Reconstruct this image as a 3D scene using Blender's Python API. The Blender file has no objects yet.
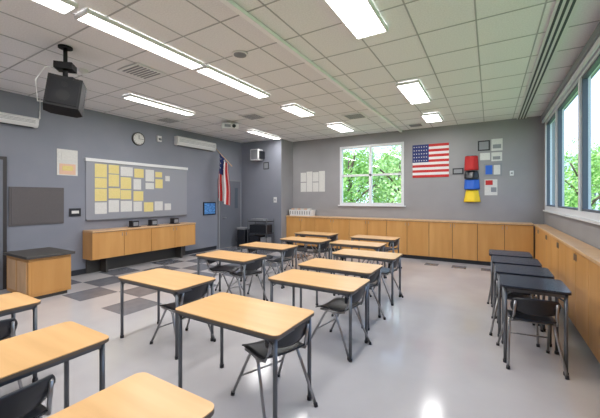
import bpy, bmesh, math, random
from mathutils import Vector, Matrix
random.seed(4)
D=bpy.data; SC=bpy.context.scene
SC.view_settings.view_transform='Standard'; SC.view_settings.exposure=0.0

# ---------------- materials ----------------
def mat(name,col,rough=0.5,metal=0.0,noise=None,emit=None,bump=0.0,spec=0.5):
    m=D.materials.new(name); m.use_nodes=True; nt=m.node_tree; b=nt.nodes['Principled BSDF']
    b.inputs['Base Color'].default_value=(*col,1); b.inputs['Roughness'].default_value=rough
    b.inputs['Metallic'].default_value=metal
    b.inputs['Specular IOR Level'].default_value=spec
    if emit:
        b.inputs['Emission Color'].default_value=(*emit[0],1); b.inputs['Emission Strength'].default_value=emit[1]
    if noise:
        col2,scale,stretch=noise
        tc=nt.nodes.new('ShaderNodeTexCoord'); mp=nt.nodes.new('ShaderNodeMapping'); n=nt.nodes.new('ShaderNodeTexNoise')
        mp.inputs['Scale'].default_value=stretch; n.inputs['Scale'].default_value=scale; n.inputs['Detail'].default_value=4
        r=nt.nodes.new('ShaderNodeValToRGB'); r.color_ramp.elements[0].color=(*col,1); r.color_ramp.elements[1].color=(*col2,1)
        r.color_ramp.elements[0].position=.35; r.color_ramp.elements[1].position=.65
        nt.links.new(tc.outputs['Object'],mp.inputs[0]); nt.links.new(mp.outputs[0],n.inputs['Vector'])
        nt.links.new(n.outputs['Fac'],r.inputs[0]); nt.links.new(r.outputs[0],b.inputs['Base Color'])
        if bump:
            bp=nt.nodes.new('ShaderNodeBump'); bp.inputs['Strength'].default_value=bump; bp.inputs['Distance'].default_value=.01
            nt.links.new(n.outputs['Fac'],bp.inputs['Height']); nt.links.new(bp.outputs[0],b.inputs['Normal'])
    return m
M={}
M['wallL']=mat('wall_paint_blue_grey',(.222,.235,.28),.7,noise=((.238,.25,.295),2,(1,1,1)))
M['wallB']=mat('wall_paint_grey',(.29,.285,.295),.7,noise=((.31,.303,.313),2,(1,1,1)))
M['ceil']=mat('ceiling_tile',(.76,.75,.765),.9,noise=((.84,.83,.845),60,(1,1,1)),bump=.1)
M['tbar']=mat('ceiling_grid',(.42,.42,.43),.6)
M['floor']=mat('floor_vinyl',(.44,.42,.43),.14,noise=((.49,.472,.48),1.2,(1,1,1)))
M['tile_d']=mat('floor_tile_dark',(.14,.145,.17),.2,noise=((.17,.175,.20),6,(1,1,1)))
M['tile_m']=mat('floor_tile_mid',(.26,.26,.28),.2,noise=((.29,.29,.30),6,(1,1,1)))
M['base']=mat('baseboard_rubber',(.02,.022,.03),.5)
M['wood']=mat('cabinet_maple',(.56,.275,.08),.36,noise=((.64,.335,.11),5,(1,1,.12)))
M['woodH']=mat('desk_laminate',(.64,.375,.155),.3,noise=((.72,.435,.19),4,(.25,2.5,1)))
M['woodtop']=mat('counter_wood',(.62,.38,.20),.35,noise=((.70,.45,.25),4,(2.5,.2,1)))
M['edge']=mat('dark_edge',(.06,.055,.05),.5)
M['tedge']=mat('desk_edge_band',(.14,.11,.085),.45)
M['steel']=mat('frame_grey_metal',(.13,.14,.155),.35,.5)
M['chrome']=mat('chair_leg_metal',(.35,.35,.36),.3,.8)
M['black']=mat('black_plastic',(.012,.014,.02),.35)
M['mblack']=mat('matte_black_housing',(.008,.008,.009),.6,spec=.25)
M['grille']=mat('speaker_grille',(.010,.010,.012),.8,noise=((.02,.02,.022),200,(1,1,1)),spec=.15)
M['navy']=mat('navy_laminate',(.010,.016,.034),.2)
M['white']=mat('white_plastic',(.75,.75,.75),.4)
M['trackw']=mat('track_white',(.88,.88,.89),.5)
M['frame']=mat('window_frame_white',(.72,.73,.75),.45)
M['framed']=mat('window_gasket_dark',(.09,.11,.14),.5)
M['grey']=mat('mid_grey',(.25,.26,.28),.5)
M['board']=mat('grey_board',(.29,.298,.33),.35)
M['pin']=mat('pinboard_fabric',(.12,.11,.115),.9,noise=((.145,.135,.135),80,(1,1,1)),spec=.1)
M['door']=mat('door_paint',(.15,.16,.19),.45)
M['doord']=mat('door_dark',(.035,.03,.03),.5)
M['paper']=mat('paper_white',(.72,.71,.68),.8,noise=((.6,.6,.58),30,(1,1,6)))
M['yel']=mat('paper_yellow',(.78,.66,.28),.8,noise=((.7,.58,.22),30,(1,1,6)))
M['peach']=mat('paper_peach',(.75,.5,.36),.8)
M['red']=mat('fabric_red',(.5,.02,.02),.7)
M['blue']=mat('fabric_blue',(.02,.12,.55),.6)
M['fblue']=mat('flag_blue',(.02,.035,.16),.7)
M['fwhite']=mat('flag_white',(.72,.7,.7),.7)
M['yellow']=mat('fabric_yellow',(.85,.6,.02),.6)
M['sign']=mat('sign_blue',(.03,.12,.33),.3,noise=((.15,.4,.75),12,(1,1,3)),emit=((.02,.1,.35),.2))  # faint glow put into the sign's colour; the sign is no lamp
M['lamp']=mat('lamp_diffuser',(.9,.9,.9),.5,emit=((1,.985,.96),9.0))
M['bark']=mat('bark',(.1,.065,.04),.9,noise=((.16,.11,.07),8,(1,1,.3)))
M['leaf']=mat('leaf_green',(.2,.4,.08),.6,noise=((.46,.66,.2),1.2,(1,1,1)))
M['leaf2']=mat('leaf_green_light',(.3,.5,.13),.6,noise=((.6,.75,.34),1.5,(1,1,1)))
M['grass']=mat('grass',(.2,.36,.09),.9,noise=((.32,.5,.16),3,(1,1,1)))
M['brick']=mat('pale_facade',(.5,.55,.62),.8,noise=((.55,.6,.66),3,(1,1,1)))
g=D.materials.new('window_glass'); g.use_nodes=True; nt=g.node_tree; nt.nodes.clear()
o=nt.nodes.new('ShaderNodeOutputMaterial'); mx=nt.nodes.new('ShaderNodeMixShader'); tr=nt.nodes.new('ShaderNodeBsdfTransparent'); gl=nt.nodes.new('ShaderNodeBsdfGlossy')
tr.inputs[0].default_value=(.94,.97,1,1); gl.inputs['Roughness'].default_value=.02; mx.inputs[0].default_value=.03
nt.links.new(tr.outputs[0],mx.inputs[1]); nt.links.new(gl.outputs[0],mx.inputs[2]); nt.links.new(mx.outputs[0],o.inputs[0])
M['glass']=g

# ---------------- mesh builder ----------------
class MB:
    def __init__(s): s.v=[];s.f=[];s.m=[];s.sm=[];s.keys=[]
    def k(s,key):
        if key not in s.keys: s.keys.append(key)
        return s.keys.index(key)
    def add(s,vs,fs,key,smooth=False,mtx=None):
        b=len(s.v); i=s.k(key)
        for p in vs:
            p=Vector(p)
            s.v.append(mtx@p if mtx else p)
        for f in fs: s.f.append([b+a for a in f]); s.m.append(i); s.sm.append(smooth)
    def box(s,a,b,key,mtx=None):
        x0,y0,z0=a;x1,y1,z1=b
        s.add([(x0,y0,z0),(x1,y0,z0),(x1,y1,z0),(x0,y1,z0),(x0,y0,z1),(x1,y0,z1),(x1,y1,z1),(x0,y1,z1)],
          [(0,3,2,1),(4,5,6,7),(0,1,5,4),(1,2,6,5),(2,3,7,6),(3,0,4,7)],key,False,mtx)
    def tube(s,pts,r,key,seg=8):
        pts=[Vector(p) for p in pts]; vs=[];fs=[];n=len(pts)
        for i,p in enumerate(pts):
            if i==0:d=pts[1]-p
            elif i==n-1:d=p-pts[i-1]
            else:d=(pts[i+1]-p).normalized()+(p-pts[i-1]).normalized()
            d.normalize(); up=Vector((0,0,1)) if abs(d.z)<.9 else Vector((0,1,0))
            a=d.cross(up).normalized(); b2=d.cross(a)
            for j in range(seg):
                t=2*math.pi*j/seg; vs.append(p+a*r*math.cos(t)+b2*r*math.sin(t))
        for i in range(n-1):
            for j in range(seg):
                fs.append((i*seg+j,i*seg+(j+1)%seg,(i+1)*seg+(j+1)%seg,(i+1)*seg+j))
        fs.append(tuple(range(seg))); fs.append(tuple((n-1)*seg+j for j in reversed(range(seg))))
        s.add(vs,fs,key,True)
    def prism(s,outline,z0,z1,key,mtx=None,topkey=None):
        n=len(outline); vs=[(x,y,z0) for x,y in outline]+[(x,y,z1) for x,y in outline]
        s.add(vs,[(i,(i+1)%n,n+(i+1)%n,n+i) for i in range(n)]+[tuple(reversed(range(n)))],key,False,mtx)
        s.add([(x,y,z1) for x,y in outline],[tuple(range(n))],topkey or key,False,mtx)
    def shell(s,fn,nu,nv,th,key):
        P=[[Vector(fn(i/nu,j/nv)) for j in range(nv+1)] for i in range(nu+1)]
        Q=[]
        for i in range(nu+1):
            row=[]
            for j in range(nv+1):
                du=P[min(i+1,nu)][j]-P[max(i-1,0)][j]; dv=P[i][min(j+1,nv)]-P[i][max(j-1,0)]
                nn=du.cross(dv).normalized(); row.append(P[i][j]-nn*th)
            Q.append(row)
        W=nv+1; vs=[p for r in P for p in r]+[p for r in Q for p in r]; o=(nu+1)*W; fs=[]
        for i in range(nu):
            for j in range(nv):
                a=i*W+j; fs.append((a,a+W,a+W+1,a+1)); fs.append((o+a,o+a+1,o+a+W+1,o+a+W))
        for i in range(nu):
            a=i*W; fs.append((a,o+a,o+a+W,a+W)); a=i*W+nv; fs.append((a,a+W,o+a+W,o+a))
        for j in range(nv):
            a=j; fs.append((a,a+1,o+a+1,o+a)); a=nu*W+j; fs.append((a,o+a,o+a+1,a+1))
        s.add(vs,fs,key,True)
    def mesh(s,name):
        me=D.meshes.new(name); me.from_pydata([tuple(v) for v in s.v],[],s.f)
        for k in s.keys: me.materials.append(M[k])
        for p,i,sm in zip(me.polygons,s.m,s.sm): p.material_index=i; p.use_smooth=sm
        bm=bmesh.new(); bm.from_mesh(me); bmesh.ops.recalc_face_normals(bm,faces=bm.faces); bm.to_mesh(me); bm.free()
        me.update(); return me
    def obj(s,name,loc=(0,0,0),rot=0,bevel=0,rx=0,ry=0,parent=None):
        return place(s.mesh(name),name,loc,rot,bevel,rx,ry,parent)
def place(me,name,loc=(0,0,0),rot=0,bevel=0,rx=0,ry=0,parent=None):
    ob=D.objects.new(name,me); SC.collection.objects.link(ob); ob.location=loc
    ob.rotation_euler=(math.radians(rx),math.radians(ry),math.radians(rot))
    if bevel:
        b=ob.modifiers.new('bevel','BEVEL'); b.width=bevel; b.segments=2; b.limit_method='ANGLE'
    if parent: ob.parent=parent
    return ob
def rrect(hx,hy,r,n=5):
    o=[]
    for cx,cy,a in((hx-r,hy-r,0),(-hx+r,hy-r,90),(-hx+r,-hy+r,180),(hx-r,-hy+r,270)):
        for i in range(n+1):
            t=math.radians(a+90*i/n); o.append((cx+r*math.cos(t),cy+r*math.sin(t)))
    return o
def circ(r,n=24): return [(r*math.cos(2*math.pi*i/n),r*math.sin(2*math.pi*i/n)) for i in range(n)]

XL,XR,YB,YF,H=-7.6,1.1,9.45,-2.5,3.6
T=.2
# ---------------- room shell ----------------
b=MB(); b.box((XL-T,YF-T,-.15),(XR+T,YB+T,0),'floor'); floor=b.obj('floor')
b=MB()
S=.61
for i in range(6):
    for j in range(9):
        x=-7.45+i*S; y=2.6+j*S
        if (i+j)%2==0 and x+S*.98<-4.1+.01 and y<7.6:
            b.box((x,y,0.0),(x+S-.004,y+S-.004,.0015),'tile_d' if (i*3+j)%4!=1 else 'tile_m')
for j in range(3):
    b.box((-1.4+j*S*1.0,8.35,0),(-1.4+j*S+S*.5,8.65,.0015),'tile_d')
b.obj('tile_inlay',parent=floor)
b=MB(); b.box((XL-T,YF-T,H),(XR+T,YB+T,H+.15),'ceil'); ceiling=b.obj('ceiling')
b=MB()
x=-7.45
while x<XR: b.box((x-.008,YF,H-.004),(x+.008,YB,H),'tbar'); x+=.61
y=YF+.2
while y<YB: b.box((XL,y-.008,H-.004),(XR,y+.008,H),'tbar'); y+=.7
b.obj('grid_bars',parent=ceiling)
b=MB(); b.box((XL-T,YF-T,0),(XL,YB+T,H),'wallL'); b.obj('wall_left')
b=MB(); b.box((XL,YF-T,0),(XR+T,YF,H),'wallB'); b.obj('wall_front')
WX0,WX1,WZ0,WZ1=-4.12,-2.13,1.43,3.27
b=MB(); b.box((XL,YB,0),(WX0,YB+T,H),'wallB'); b.box((WX1,YB,0),(XR+T,YB+T,H),'wallB')
b.box((WX0,YB,0),(WX1,YB+T,WZ0),'wallB'); b.box((WX0,YB,WZ1),(WX1,YB+T,H),'wallB'); b.obj('wall_back')
RY0,RY1,RZ0,RZ1=-.2,9.15,1.38,3.42
b=MB(); b.box((XR,YF,0),(XR+T,YB,RZ0),'wallB'); b.box((XR,YF,RZ1),(XR+T,YB,H),'wallB')
b.box((XR,RY1,RZ0),(XR+T,YB,RZ1),'wallB'); b.box((XR,YF,RZ0),(XR+T,RY0,RZ1),'wallB'); b.obj('wall_right')
CX,CY=-5.9,8.73
b=MB(); b.box((XL,CY,0),(CX,YB,H),'wallL'); b.box((CX-.001,CY+.001,0),(CX+.001,YB,H),'wallB'); b.obj('wall_pier')
b=MB(); b.box((XL,2.3,0),(XL+.015,7.5,.11),'base'); b.box((XL,8.66,0),(XL+.015,CY,.11),'base'); b.obj('baseboard_left')
b=MB(); b.box((XL+.015,CY-.015,0),(CX,CY,.11),'base'); b.obj('baseboard_pier')
b=MB()
def wframe(b,a0,a1,z0,z1,mull,trans,P,d0,d1,key='frame',f=.06):
    def bx(a0,a1,z0,z1,d0=d0,d1=d1,key=key):
        p=P(a0,d0,z0);q=P(a1,d1,z1)
        b.box(tuple(min(i,j) for i,j in zip(p,q)),tuple(max(i,j) for i,j in zip(p,q)),key)
    bx(a0,a1,z0,z0+f);bx(a0,a1,z1-f,z1);bx(a0,a0+f,z0+f,z1-f);bx(a1-f,a1,z0+f,z1-f)
    for m in mull: bx(m-f*.55,m+f*.55,z0+f,z1-f)
    for (ta,tb,tz) in trans: bx(ta,tb,tz-f*.4,tz+f*.4)
    dm=(d0+d1)/2; bx(a0+f,a1-f,z0+f,z1-f,dm-.003,dm+.003,'glass')
Pb=lambda a,d,z:(a,YB+d,z)
xm=(WX0+WX1)/2
wframe(b,WX0,WX1,WZ0,WZ1,[xm],[(WX0+.06,xm,2.35),(xm,WX1-.06,2.35)],Pb,-.02,.08,f=.075)
b.box((WX0-.05,YB-.06,WZ0-.03),(WX1+.05,YB-.001,WZ0),'frame')
b.obj('window_1')
b=MB(); Pr=lambda a,d,z:(XR+d,a,z)
wframe(b,RY0,RY1,RZ0,RZ1,[7.75,5.9,4.1,2.2],[],Pr,-.02,.1,f=.09)
for m0,m1 in((RY0,2.2),(2.2,4.1),(4.1,5.9),(5.9,7.75),(7.75,RY1)):
    a0,a1=m0+.09,m1-.07
    for (p,q) in (((XR+.0,a0,RZ0+.09),(XR+.06,a0+.025,RZ1-.09)),((XR+.0,a1-.025,RZ0+.09),(XR+.06,a1,RZ1-.09)),
                  ((XR+.0,a0,RZ0+.09),(XR+.06,a1,RZ0+.12)),((XR+.0,a0,RZ1-.12),(XR+.06,a1,RZ1-.09))):
        b.box(p,q,'framed')
b.obj('window_2')
b=MB(); b.box((XR-.06,RY0,RZ0-.03),(XR-.001,RY1,RZ0),'frame'); b.obj('trim_1')
b=MB(); b.box((XR-.1,RY0,RZ1+.0),(XR-.002,RY1,RZ1+.1),'grey'); b.tube([(XR-.055,RY0,RZ1-.03),(XR-.055,RY1,RZ1-.03)],.03,'frame',12); b.obj('roller_blind')

XD=XL+.002
b=MB(); b.box((XD,7.56,0),(XD+.05,8.64,2.28),'grey'); b.box((XD+.04,7.62,.01),(XD+.065,8.58,2.22),'door')
b.tube([(XD+.06,7.72,1.0),(XD+.12,7.72,1.0),(XD+.12,7.84,1.0)],.014,'chrome'); b.box((XD+.06,8.3,1.3),(XD+.07,8.45,2.0),'framed'); b.obj('door_1')
b=MB(); b.box((XD,1.2,0),(XD+.05,2.28,2.4),'doord'); b.box((XD+.04,1.26,.01),(XD+.065,2.22,2.34),'door')
b.tube([(XD+.06,2.12,1.0),(XD+.12,2.12,1.0),(XD+.12,2.0,1.0)],.014,'chrome'); b.obj('door_2')

# ---------------- ceiling items ----------------
def fixture(x0,x1,y0,y1,pw,name='ceiling_light'):
    cx,cy=(x0+x1)/2,(y0+y1)/2; hx,hy=(x1-x0)/2,(y1-y0)/2
    b=MB(); f=.02
    b.box((-hx,-hy,-.045),(hx,-hy+f,0),'white');b.box((-hx,hy-f,-.045),(hx,hy,0),'white')
    b.box((-hx,-hy+f,-.045),(-hx+f,hy-f,0),'white');b.box((hx-f,-hy+f,-.045),(hx,hy-f,0),'white')
    b.box((-hx+f,-hy+f,-.035),(hx-f,hy-f,-.01),'lamp')
    ob=b.obj(name,(cx,cy,H-.007))
    l=D.lights.new('lamp_emitter','AREA'); l.shape='RECTANGLE'; l.size=2*hx-.06; l.size_y=2*hy-.06; l.energy=pw; l.color=(1,.985,.975)
    lo=D.objects.new('lamp_emitter',l); SC.collection.objects.link(lo); lo.parent=ob; lo.location=(0,0,-.05)
P=25
for y0,y1 in((-1.6,-.05),(.05,1.62),(1.7,3.27),(3.31,4.87)): fixture(-3.8,-3.54,y0,y1,P)
fixture(-3.82,-3.45,5.6,6.5,P*.8); fixture(-3.72,-3.3,7.6,8.6,P*.8)
fixture(-6.02,-5.76,3.5,5.05,P); fixture(-6.02,-5.76,7.1,8.55,P*.8); fixture(-6.02,-5.76,-.3,1.15,P)
fixture(-1.38,-1.0,2.5,3.66,P); fixture(-1.38,-1.0,5.5,6.75,P); fixture(-1.38,-1.0,7.8,8.6,P*.6); fixture(-1.38,-1.0,.2,1.4,P)
b=MB(); b.box((-.02,0,-.04),(.02,11.9,-.0),'trackw'); b.box((-.03,0,-.052),(.03,11.9,-.04),'trackw')
b.obj('ceiling_track',(-2.2,YF+.02,H-.007))
b=MB(); b.box((.56,YF+.02,H-.03),(.76,YB-.02,H-.007),'white')
for i in range(3): b.box((.585+i*.055,YF+.05,H-.036),(.61+i*.055,YB-.05,H-.03),'black')
b.obj('linear_air_diffuser')
def vent(x,y,s=.5):
    b=MB(); b.box((-s/2,-s/2,-.012),(s/2,s/2,0),'white')
    for i in range(7): b.box((-s/2+.05,-s/2+.05+i*(s-.1)/7,-.018),(s/2-.05,-s/2+.05+i*(s-.1)/7+.025,-.012),'grey')
    b.obj('ceiling_vent',(x,y,H-.007))
vent(-4.85,6.0);vent(-4.6,3.0);vent(-2.75,7.2);vent(-6.9,5.2);vent(-1.7,8.9,.4)
b=MB(); b.prism(circ(.11),-.012,0,'white'); b.prism(circ(.085),-.018,-.012,'grey'); b.obj('ceiling_speaker',(-2.9,3.3,H-.007))
b=MB(); b.prism(circ(.06),-.05,0,'white'); b.prism(circ(.035),-.07,-.05,'white'); b.obj('smoke_detector',(-5.3,2.5,H-.007))
b=MB()
b.prism([(-.18,-.14),(.18,-.14),(.21,.08),(.14,.15),(-.14,.15),(-.21,.08)],-.25,.16,'mblack')
b.box((-.16,-.15,-.22),(.16,-.14,.13),'grille')
for z in(-.1,.05): b.prism(circ(.07 if z<0 else .035),0,.006,'mblack',Matrix.Translation((0,-.15,z))@Matrix.Rotation(math.radians(90),4,'X'))
b.obj('hanging_speaker',(-4.70,2.0,H-.60),60,.014,rx=-10,ry=6)
hs=D.objects['hanging_speaker']
b=MB()
b.box((-.12,-.1,-.45),(.12,.1,-.41),'mblack'); b.tube([(0,0,-.42),(0,0,-.24)],.03,'mblack'); b.box((-.1,-.09,-.3),(.1,.09,-.22),'mblack')
b.tube([(0,0,-.22),(0,0,0)],.025,'mblack'); b.prism(circ(.08),-.02,0,'mblack')
b.tube([(-.22,0,-.72),(-.3,0,-.72),(-.32,0,-.45),(-.22,0,-.28),(-.08,0,-.26)],.009,'white')
br=b.obj('ceiling_mount',(-4.70,2.0,H-.007),48); bpy.context.view_layer.update()
br.parent=hs; br.matrix_parent_inverse=hs.matrix_world.inverted()
b=MB()
b.box((-.2,-.16,-.2),(.2,.16,-.07),'white'); b.tube([(0,0,-.07),(0,0,0)],.025,'white'); b.prism(circ(.07),-.015,0,'white')
b.tube([(.08,-.16,-.135),(.08,-.19,-.135)],.045,'black',16); b.box((-.15,-.165,-.17),(0,-.16,-.1),'grey')
b.obj('ceiling_projector',(-5.7,6.1,H-.007),50,.01)

# ---------------- left wall things ----------------
def onleft(b,name,bevel=0): return b.obj(name,bevel=bevel)
X=XL+.001
b=MB(); b.box((X,2.32,1.13),(X+.02,3.2,1.86),'pin'); b.box((X+.015,2.35,1.16),(X+.026,3.17,1.83),'pin'); onleft(b,'pinboard',.004)
b=MB(); b.box((X,3.62,1.18),(X+.02,6.32,2.47),'board'); b.box((X,3.6,2.46),(X+.045,6.34,2.53),'white'); b.box((X,3.62,1.16),(X+.07,6.32,1.18),'grey')
onleft(b,'whiteboard')
b=MB(); random.seed(8)
def sheet(y,z,w,h,key): b.box((X+.0205,y,z-h),(X+.0235,y+w,z),key)
for yy,z,w,h,key in [(3.80,2.42,.26,.3,'yel'),(3.80,2.1,.26,.22,'yel'),(3.80,1.86,.26,.28,'yel'),(3.80,1.55,.26,.26,'paper'),
    (4.10,2.42,.24,.2,'yel'),(4.10,2.2,.24,.28,'yel'),(4.10,1.88,.27,.24,'yel'),(4.10,1.6,.24,.28,'paper'),
    (4.38,2.40,.3,.22,'paper'),(4.38,2.15,.26,.28,'yel'),(4.38,1.84,.26,.22,'yel'),(4.38,1.58,.28,.26,'paper'),
    (4.72,2.38,.25,.22,'yel'),(4.70,2.12,.2,.26,'paper'),(4.70,1.82,.26,.24,'yel'),(4.70,1.56,.22,.24,'paper'),
    (5.02,2.38,.24,.3,'paper'),(5.02,2.04,.24,.16,'paper'),(4.98,1.54,.26,.24,'yel'),
    (5.30,2.34,.2,.14,'yel'),(5.30,2.15,.22,.24,'yel'),(5.28,1.56,.24,.24,'paper'),(5.6,2.25,.14,.14,'paper'),(5.58,1.5,.2,.18,'paper')]:
    sheet(yy,z,w,h,key)
onleft(b,'pinned_papers')
b=MB(); b.box((X,3.08,2.12),(X+.01,3.46,2.66),'paper'); b.box((X+.01,3.12,2.14),(X+.014,3.42,2.36),'peach'); b.box((X+.01,3.16,2.44),(X+.014,3.38,2.6),'paper')
b.prism(rrect(.05,.1,.03),.0,.004,'yel',Matrix.Translation((X+.0145,3.27,2.27))@Matrix.Rotation(math.radians(90),4,'Y')); onleft(b,'wall_poster')
b=MB(); b.box((X,3.3,1.26),(X+.02,3.52,1.43),'black'); b.box((X+.02,3.34,1.32),(X+.024,3.48,1.38),'paper'); onleft(b,'wall_switch_panel',.003)
b=MB(); R=Matrix.Translation((X,4.83,3.13))@Matrix.Rotation(math.radians(90),4,'Y')
b.prism(circ(.165,32),0,.04,'edge',R); b.prism(circ(.14,32),.04,.044,'paper',R)
b.box((-.09,-.006,.046),(0,.006,.049),'black',R); b.box((-.004,-.004,.05),(.004,.11,.053),'black',R)
for i in range(12):
    a=i*math.pi/6; b.box((.115,-.005,.045),(.132,.005,.047),'black',R@Matrix.Rotation(a,4,'Z'))
onleft(b,'wall_clock')
def cabinet(name,L,Hh,dep,n,z0=0,toe=True,top='woodtop',over=.02,loc=(0,0,0),rot=0):
    b=MB(); tz=z0+(.1 if toe else 0)
    if toe: b.box((.0,.06,0),(L,dep,.1),'base')
    b.box((0,.02,tz),(L,dep,z0+Hh-.035),'edge')
    w=L/n
    for i in range(n): 
        b.box((i*w+.005,0,tz+.005),((i+1)*w-.005,.0199,z0+Hh-.045),'wood')
        hx=(i+1)*w-.05 if i%2==0 else i*w+.04
        b.box((hx,-.012,z0+Hh-.16),(hx+.01,0,z0+Hh-.08),'chrome')
    b.box((-.002,.02,tz),(.002,dep,z0+Hh-.035),'wood'); 
    b.box((0,-over,z0+Hh-.035),(L,dep,z0+Hh),top)
    return b.obj(name,loc,rot,.0025)
wc=cabinet('wall_cabinet',2.75,.62,.39,4,.33,False,loc=(-7.205,3.56,0),rot=90)
bpy.context.view_layer.update()
b=MB(); b.box((-7.59,3.62,.0),(-7.56,6.25,.33),'edge'); b.box((-7.55,3.9,0),(-7.3,3.94,.33),'edge'); b.box((-7.55,5.9,0),(-7.3,5.94,.33),'edge')  # long dark sheet stands in for shade under the cabinet; legs are parts
o=b.obj('legs_and_gap_shade'); o.parent=wc; o.matrix_parent_inverse=wc.matrix_world.inverted()
def mini(y):
    b=MB(); b.prism([(-.06,-.1),(.06,-.08),(.06,.08),(-.06,.1)],0,.15,'black'); b.box((.06,-.06,.03),(.066,.06,.12),'grey'); b.box((-.08,-.12,0),(.08,.12,.012),'black')
    b.obj('desktop_speaker',(-7.38,y,.951),0,.004)
for y in(4.6,5.1,5.75): mini(y)
def acunit(y0,y1,z0,z1,d=.22,name='wall_air_unit'):
    b=MB(); L=y1-y0; h=z1-z0
    pts=[(0,0),(d*.75,0),(d,h*.3),(d,h*.85),(d*.85,h),(0,h)]
    n=len(pts); vs=[(x,0,z) for x,z in pts]+[(x,L,z) for x,z in pts]
    b.add(vs,[(i,(i+1)%n,n+(i+1)%n,n+i) for i in range(n)]+[tuple(range(n)),tuple(n+i for i in range(n))],'white')
    for i in range(3): b.box((d-.002,.05,h*(.4+.13*i)),(d+.004,L-.05,h*(.44+.13*i)),'grey')
    b.box((d*.2,.06,-.006),(d*.7,L-.06,.0),'black')
    b.obj(name,(X,y0,z0),0,.006)
acunit(1.9,2.72,3.0,3.18,.16); acunit(5.9,7.35,3.13,3.38,.16)
b=MB(); b.box((X,2.78,3.2),(X+.012,2.8,3.35),'white'); b.tube([(X+.02,2.76,3.1),(X+.02,2.79,3.3),(X+.02,2.79,H-.01)],.008,'white'); b.obj('cable_conduit')
b=MB(); b.box((X,6.95,1.12),(X+.03,7.45,1.52),'black'); b.box((X+.03,6.98,1.15),(X+.034,7.42,1.49),'sign'); b.obj('framed_blue_sign')  # framed blue poster, not a screen; its face carries a painted glow
b=MB(); b.box((X,5.35,3.15),(X+.05,5.47,3.3),'white'); b.tube([(X+.05,5.41,3.22),(X+.1,5.41,3.2)],.03,'grey'); b.obj('wall_sensor')

b=MB()
nu,nv=26,30; W_=.62; L_=1.45
grid=[]
for i in range(nu+1):
    u=i/nu; row=[]
    for j in range(nv+1):
        v=j/nv; amp=.05+.03*v
        xx=(u-.5)*W_*(.62+.25*v)+.0; yy=amp*math.sin(u*15+.6)+.02*math.sin(v*7+u*4)
        zz=-v*L_*(1-.12*u)+ (.5-u)*.42
        row.append((xx,yy,zz))
    grid.append(row)
for i in range(nu):
    for j in range(nv):
        key='fblue' if (i<nu*.55 and j<nv*.4) else ('red' if (i//2)%2==0 else 'fwhite')
        b.add([grid[i][j],grid[i+1][j],grid[i+1][j+1],grid[i][j+1]],[(0,1,2,3)],key,True)
for i in range(2,13,3):
    for j in range(2,11,3):
        c=Vector(grid[i][j]); b.box(tuple(c-Vector((.014,.005,.014))),tuple(c+Vector((.014,-.0,.014))),'fwhite')
b.tube([(-.42,0,.42),(.36,0,-.26)],.012,'woodtop')
b.box((-.455,-.03,.36),(-.40,.03,.46),'steel')
b.obj('draped_american_flag',(XL+.46,7.35,2.88),0)

# ---------------- pier / back wall ----------------
b=MB(); b.box((-.2,-.3,-.2),(.12,-.04,.17),'white'); b.box((.121,-.24,-.16),(.2,-.03,.1),'black'); b.box((-.1,-.04,-.08),(.08,-.001,.08),'black'); b.box((-.17,-.306,-.17),(.09,-.3,.14),'grey')
b.obj('wall_speaker',(-6.75,CY,3.12),0,.008)
b=MB(); b.box((-6.62,CY-.011,2.62),(-6.4,CY-.001,2.86),'black'); b.box((-6.59,CY-.014,2.65),(-6.43,CY-.011,2.83),'grey'); b.obj('notice_plate')
b=MB(); b.box((-6.2,CY-.012,1.5),(-6.08,CY-.001,1.68),'white'); b.box((-6.16,CY-.02,1.56),(-6.12,CY-.012,1.62),'grey'); b.obj('light_switch')
b=MB()
for x_ in(-.38,.38):
    for y_ in(-.2,.2):
        b.tube([(x_,y_,.06),(x_,y_,.98)],.014,'steel'); b.tube([(x_,y_-.012,.035),(x_,y_+.012,.035)],.035,'black',12)
for z in(.12,.5,.88): b.box((-.38,-.2,z),(.38,.2,z+.025),'black')
b.box((-.34,-.17,.145),(.05,.17,.42),'black'); b.box((.1,-.15,.145),(.32,.15,.38),'grey'); b.box((-.33,-.17,.525),(.33,.17,.78),'black'); b.box((-.3,-.15,.905),(.2,.15,.97),'grey')
b.obj('utility_cart',(-6.45,8.35,0),0,.003)
b=MB(); b.prism(rrect(.17,.14,.04),0,.6,'black'); b.prism(rrect(.185,.155,.05),.6,.66,'grey'); b.obj('waste_bin',(-7.15,8.3,0))

cabinet('base_cabinet',6.74,1.06,.44,12,loc=(-5.88,9.0,0),rot=0)
cabinet('base_cabinet',11.4,1.06,.2,20,loc=(.88,8.96,0),rot=-90)
b=MB()
for i in range(4):
    for j in range(2):
        b.box((-5.58+i*.235,YB-.007,1.86+j*.34),(-5.58+i*.235+.215,YB-.001,2.17+j*.34+(.03 if i%2 else 0)),'paper')
b.obj('paper_sheets')
b=MB(); o=rrect(.45,.15,.04)
n=len(o); vs=[(x*.92,y*.92,0) for x,y in o]+[(x,y,.2) for x,y in o]+[(x*.96,y*.94,.2) for x,y in o]+[(x*.88,y*.88,.02) for x,y in o]
fs=[tuple(reversed(range(n))),tuple(3*n+i for i in range(n))]
for k in range(3): fs+=[(k*n+i,k*n+(i+1)%n,(k+1)*n+(i+1)%n,(k+1)*n+i) for i in range(n)]
b.add(vs,fs,'white')
for i in range(9): b.box((-.38+i*.09,-.148,.05),(-.35+i*.09,-.142,.16),'grey')
for i in range(6): b.box((-.36+i*.12,-.1,.03),(-.3+i*.12,.1,.24),'paper' if i%2 else 'peach')
b.obj('storage_basket',(-5.38,9.2,1.061))
def star(cx,cz,r):
    return [(cx+(r if i%2==0 else r*.4)*math.sin(i*math.pi/5),cz+(r if i%2==0 else r*.4)*math.cos(i*math.pi/5)) for i in range(10)]
b=MB(); FW,FH=.94,.92; fx,fz=-1.89,2.22
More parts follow.
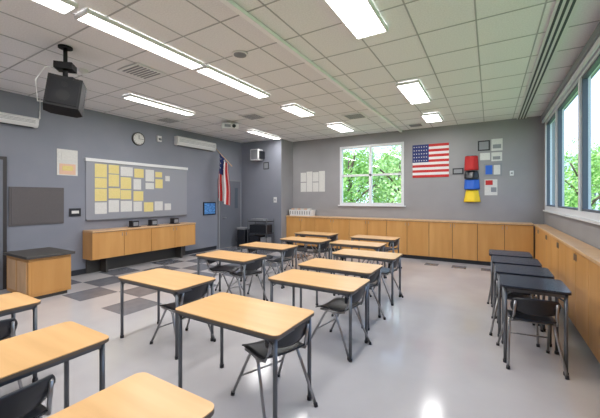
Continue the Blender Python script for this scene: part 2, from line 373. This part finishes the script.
for i in range(13):
    z=fz+FH*i/13; b.box((fx,YB-.012,z),(fx+FW,YB-.002,z+FH/13),'red' if i%2==0 else 'fwhite')
b.box((fx-.001,YB-.016,fz+FH*6/13),(fx+FW*.46,YB-.012,fz+FH),'fblue')
for r in range(5):
    for c in range(6):
        st=star(fx+.045+c*.066,fz+FH*6/13+.05+r*.095,.022)
        b.add([(x,YB-.018,z) for x,z in st],[tuple(range(10))],'fwhite')
b.obj('american_flag')
W0=YB-.001
b=MB()
b.box((-.27,W0-.006,2.86),(.0,W0,3.12),'black'); b.box((-.24,W0-.01,2.89),(-.03,W0-.006,3.09),'grey'); b.box((.03,W0-.006,2.84),(.27,W0,3.14),'paper')
b.box((.06,W0-.01,2.9),(.24,W0-.006,3.0),'grey'); b.obj('notice_posters')
b=MB(); b.box((-.22,W0-.006,2.62),(.0,W0,2.8),'paper'); b.box((.03,W0-.006,2.58),(.26,W0,2.8),'paper'); b.box((.06,W0-.01,2.62),(.22,W0-.006,2.7),'grey'); b.obj('notice_sheets')
b=MB(); b.box((-.14,W0-.006,2.2),(.26,W0,2.52),'grey'); b.box((-.1,W0-.01,2.25),(.05,W0-.006,2.48),'blue'); b.box((.08,W0-.01,2.24),(.22,W0-.006,2.48),'paper'); b.obj('bulletin_poster')
b=MB(); b.box((-.12,W0-.006,1.72),(.16,W0,2.12),'paper'); b.box((-.1,W0-.01,1.98),(.06,W0-.006,2.1),'red'); b.box((.02,W0-.01,1.8),(.14,W0-.006,1.92),'grey'); b.obj('schedule_poster')
b=MB(); b.box((-.86,W0-.02,2.28),(-.6,W0,2.44),'black'); b.box((-.83,W0-.024,2.31),(-.63,W0-.02,2.41),'grey'); b.obj('wall_plaque')
def pocket(name,x0,x1,z0,z1,key,fl=.0):
    b=MB()
    def fn(u,v):
        x=x0+(x1-x0)*u; w=1+fl*(1-v); xc=(x0+x1)/2; x=xc+(x-xc)*w
        return (x,YB-.03-.07*math.sin(math.pi*u)*(1.2-v)-.01*math.sin(u*12),z0+(z1-z0)*v)
    b.shell(fn,14,8,.008,key)
    b.tube([(x0+.03,YB-.02,z1),(x1-.03,YB-.02,z1)],.012,'black')
    b.obj(name)
pocket('red_hanging_pocket',-.56,-.27,2.37,2.74,'red',.15); pocket('black_hanging_pocket',-.57,-.26,2.16,2.34,'black',.1)
pocket('blue_hanging_pocket',-.57,-.24,1.88,2.13,'blue',.1); pocket('yellow_hanging_pocket',-.54,-.26,1.55,1.85,'yellow',.4)
b=MB(); b.box((.42,W0-.03,2.2),(.5,W0,2.32),'white'); b.box((.44,W0-.034,2.24),(.48,W0-.03,2.28),'grey'); b.obj('thermostat')

# ---------------- furniture ----------------
def table_mesh(lx,ly,z=.72,key='woodH',edge='tedge',leg='steel'):
    b=MB(); hx,hy=lx/2,ly/2
    b.prism(rrect(hx,hy,.05),z-.026,z-.006,edge); b.prism(rrect(hx-.001,hy-.001,.049),z-.006,z,key)
    i=.03;t=.034
    b.box((-hx+i,-hy+i,z-.026-t),(hx-i,-hy+i+.02,z-.026),leg);b.box((-hx+i,hy-i-.02,z-.026-t),(hx-i,hy-i,z-.026),leg)
    b.box((-hx+i,-hy+i+.02,z-.026-t),(-hx+i+.02,hy-i-.02,z-.026),leg);b.box((hx-i-.02,-hy+i+.02,z-.026-t),(hx-i,hy-i-.02,z-.026),leg)
    for sx in(-1,1):
        for sy in(-1,1):
            x=sx*(hx-i-.012);y=sy*(hy-i-.012)
            b.tube([(x,y,.02),(x,y,z-.03)],.0165,leg,12); b.tube([(x,y,0),(x,y,.03)],.021,'black',10)
            b.tube([(x,y,z-.1),(x-sx*.06,y,z-.06)],.008,leg,6)
    return b.mesh('student_table')
def chair_mesh():
    b=MB()
    def seat(u,v):
        x=-.2+.4*u;y=-.2+.4*v; c=(2*v-1)
        rx=1-.1*abs(2*u-1)**3
        return (x,y*rx,.445+.018*c*c-.03*max(0,(.25-u)/.25)**2+.03*max(0,(u-.8)/.2)**2)
    b.shell(seat,14,10,.012,'black')
    def back(u,v):
        y=-.2+.4*u; c=(2*u-1); z=.53+.17*v
        k=1-.12*abs(2*v-1)**3
        return (.235-.05*c*c+.05*v, y*k, z-.015*c*c*(1 if v>.5 else -1))
    b.shell(back,14,8,.012,'black')
    for s in(-1,1):
        y=s*.185
        b.tube([(-.27,s*.23,.008),(-.06,y,.40),(-.03,y,.43),(.12,y,.43)],.0125,'chrome')
        b.tube([(.27,s*.23,.008),(.08,y,.40),(.05,y,.43),(-.12,y,.43)],.0125,'chrome')
        b.tube([(.1,y,.43),(.18,y,.45),(.215,s*.17,.52),(.245,s*.165,.66)],.0125,'chrome')
        for x in(-.27,.27): b.tube([(x,s*.23,0),(x*.97,s*.228,.03)],.017,'black')
    b.tube([(-.1,-.185,.425),(-.1,.185,.425)],.009,'chrome'); b.tube([(.1,-.185,.425),(.1,.185,.425)],.009,'chrome')
    b.tube([(-.165,-.205,.2),(-.165,.205,.2)],.008,'chrome')
    return b.mesh('school_chair')
tm=table_mesh(1.06,.57); tv=table_mesh(.57,1.12); ch=chair_mesh()
tabs=[(-1.76,2.05),(-1.70,3.28),(-1.80,4.12),(-1.78,5.2),(-2.35,7.45),
      (-3.25,2.42),(-3.62,3.9),(-3.75,5.1),(-3.6,6.3),(-2.35,6.3),(-3.95,7.5)]
for k,(x,y) in enumerate(tabs):
    place(tm,'student_table',(x,y,0))
    place(ch,'school_chair',(x+.24,y+(.04 if k%2 else .08),0),(k*37)%24-22)
    if k in(3,6,7,8,10): place(ch,'school_chair',(x-.26,y+.12,0),200)
for x,y in((-2.46,.64),(-1.33,.49),(-3.76,.74)):
    place(tv,'student_table',(x,y,0))
place(ch,'school_chair',(-2.28,.62,0),5)
place(ch,'school_chair',(-3.55,.9,0),-8)
dm=table_mesh(.56,.56,.78,'navy','black','steel')
for k in range(4):
    place(dm,'folding_desk',(.37-.035*k,4.06+.66*k,0))
place(ch,'school_chair',(.34,3.98,0),-82); place(ch,'school_chair',(.28,4.7,0),-100); place(ch,'school_chair',(.26,5.38,0),-90); place(ch,'school_chair',(.23,6.02,0),-96)

b=MB()
b.box((-7.12,2.2,.0),(-6.32,2.72,.06),'edge')
b.box((-7.16,2.16,.06),(-6.28,2.76,.68),'wood')
b.box((-7.1,2.15,.12),(-6.75,2.16,.62),'woodtop');b.box((-6.7,2.15,.12),(-6.34,2.16,.62),'woodtop')
b.box((-6.28,2.2,.1),(-6.272,2.72,.64),'wood')
b.box((-7.2,2.12,.68),(-6.22,2.8,.72),'edge')
b.obj('teacher_desk',(0,0,0),0,.006)

# ---------------- outside ----------------
b=MB(); b.box((-60,-20,-.6),(60,80,-.3),'grass'); b.obj('ground')
def tree_mesh(seed,key,n=3400,r=2.4):
    random.seed(seed); b=MB()
    b.tube([(0,0,0),(.1,0,1.2),(-.05,.1,2.6),(0,0,4.2)],.14,'bark',8)
    for i in range(6):
        a=i*1.05; b.tube([(0,0,1.5+.3*i),(math.cos(a)*.8,math.sin(a)*.8,2.3+.3*i),(math.cos(a)*1.5,math.sin(a)*1.5,2.8+.3*i)],.05,'bark',6)
    blobs=[(random.uniform(-1.3,1.3),random.uniform(-1.3,1.3),random.uniform(1.2,4.6),random.uniform(.6,1.1)) for _ in range(12)]
    for _ in range(n):
        bx,by,bz,br=random.choice(blobs)
        d=Vector((random.gauss(0,1),random.gauss(0,1),random.gauss(0,1))).normalized()*br*random.random()**.4
        c=Vector((bx,by,bz))+d; a=Vector((random.gauss(0,1),random.gauss(0,1),random.gauss(0,1))).normalized()
        e=a.orthogonal().normalized(); s=random.uniform(.06,.12); f2=a.cross(e)
        b.add([c-e*s,c+f2*s*.6,c+e*s,c-f2*s*.6],[(0,1,2,3)],key)
    return b.mesh('tree')
t1=tree_mesh(1,'leaf'); t2=tree_mesh(5,'leaf2')
for k,(x,y,s) in enumerate([(-6.6,16.5,.95),(-4.3,18.5,.95),(-8.6,19,1.0),(-6.2,24,1.0),(-8.4,27,1.2),(-12,27,1.3),(3.6,19,.8),(5.6,25,1.0),(8.5,34,1.2)]):
    o=place(t2 if k%2 else t1,'tree',(x,y,-.3),k*50); o.scale=(s,s,s)
b=MB(); b.box((7,44,-.3),(26,56,6),'brick')
for i in range(6):
    for j in range(2): b.box((7.6+i*2.7,43.95,.8+j*2.6),(9.4+i*2.7,44,2.4+j*2.6),'framed')
b.box((6.8,43.8,6),(26.2,56.2,6.3),'frame'); b.obj('school_building')

sun=D.lights.new('sun','SUN'); sun.energy=6; sun.angle=.02; so=D.objects.new('sun',sun); SC.collection.objects.link(so); so.location=(0,0,20)
so.rotation_euler=Vector((.35,.6,-.72)).to_track_quat('-Z','Y').to_euler()
w=D.worlds.new('sky'); SC.world=w; w.use_nodes=True; nt=w.node_tree; bg=nt.nodes['Background']
tc=nt.nodes.new('ShaderNodeTexCoord'); sp=nt.nodes.new('ShaderNodeSeparateXYZ'); rp=nt.nodes.new('ShaderNodeValToRGB')
rp.color_ramp.elements[0].color=(.78,.88,1,1); rp.color_ramp.elements[1].color=(.38,.6,.98,1); rp.color_ramp.elements[1].position=.7
nt.links.new(tc.outputs['Generated'],sp.inputs[0]); nt.links.new(sp.outputs['Z'],rp.inputs[0]); nt.links.new(rp.outputs[0],bg.inputs[0]); bg.inputs[1].default_value=2.6

c=D.cameras.new('camera'); c.sensor_width=36; c.lens=19.2; c.shift_y=-11/600; c.clip_start=.05
co=D.objects.new('camera',c); SC.collection.objects.link(co); co.location=(0,0,1.65); co.rotation_euler=(math.radians(90),0,math.radians(30.7))
SC.camera=co
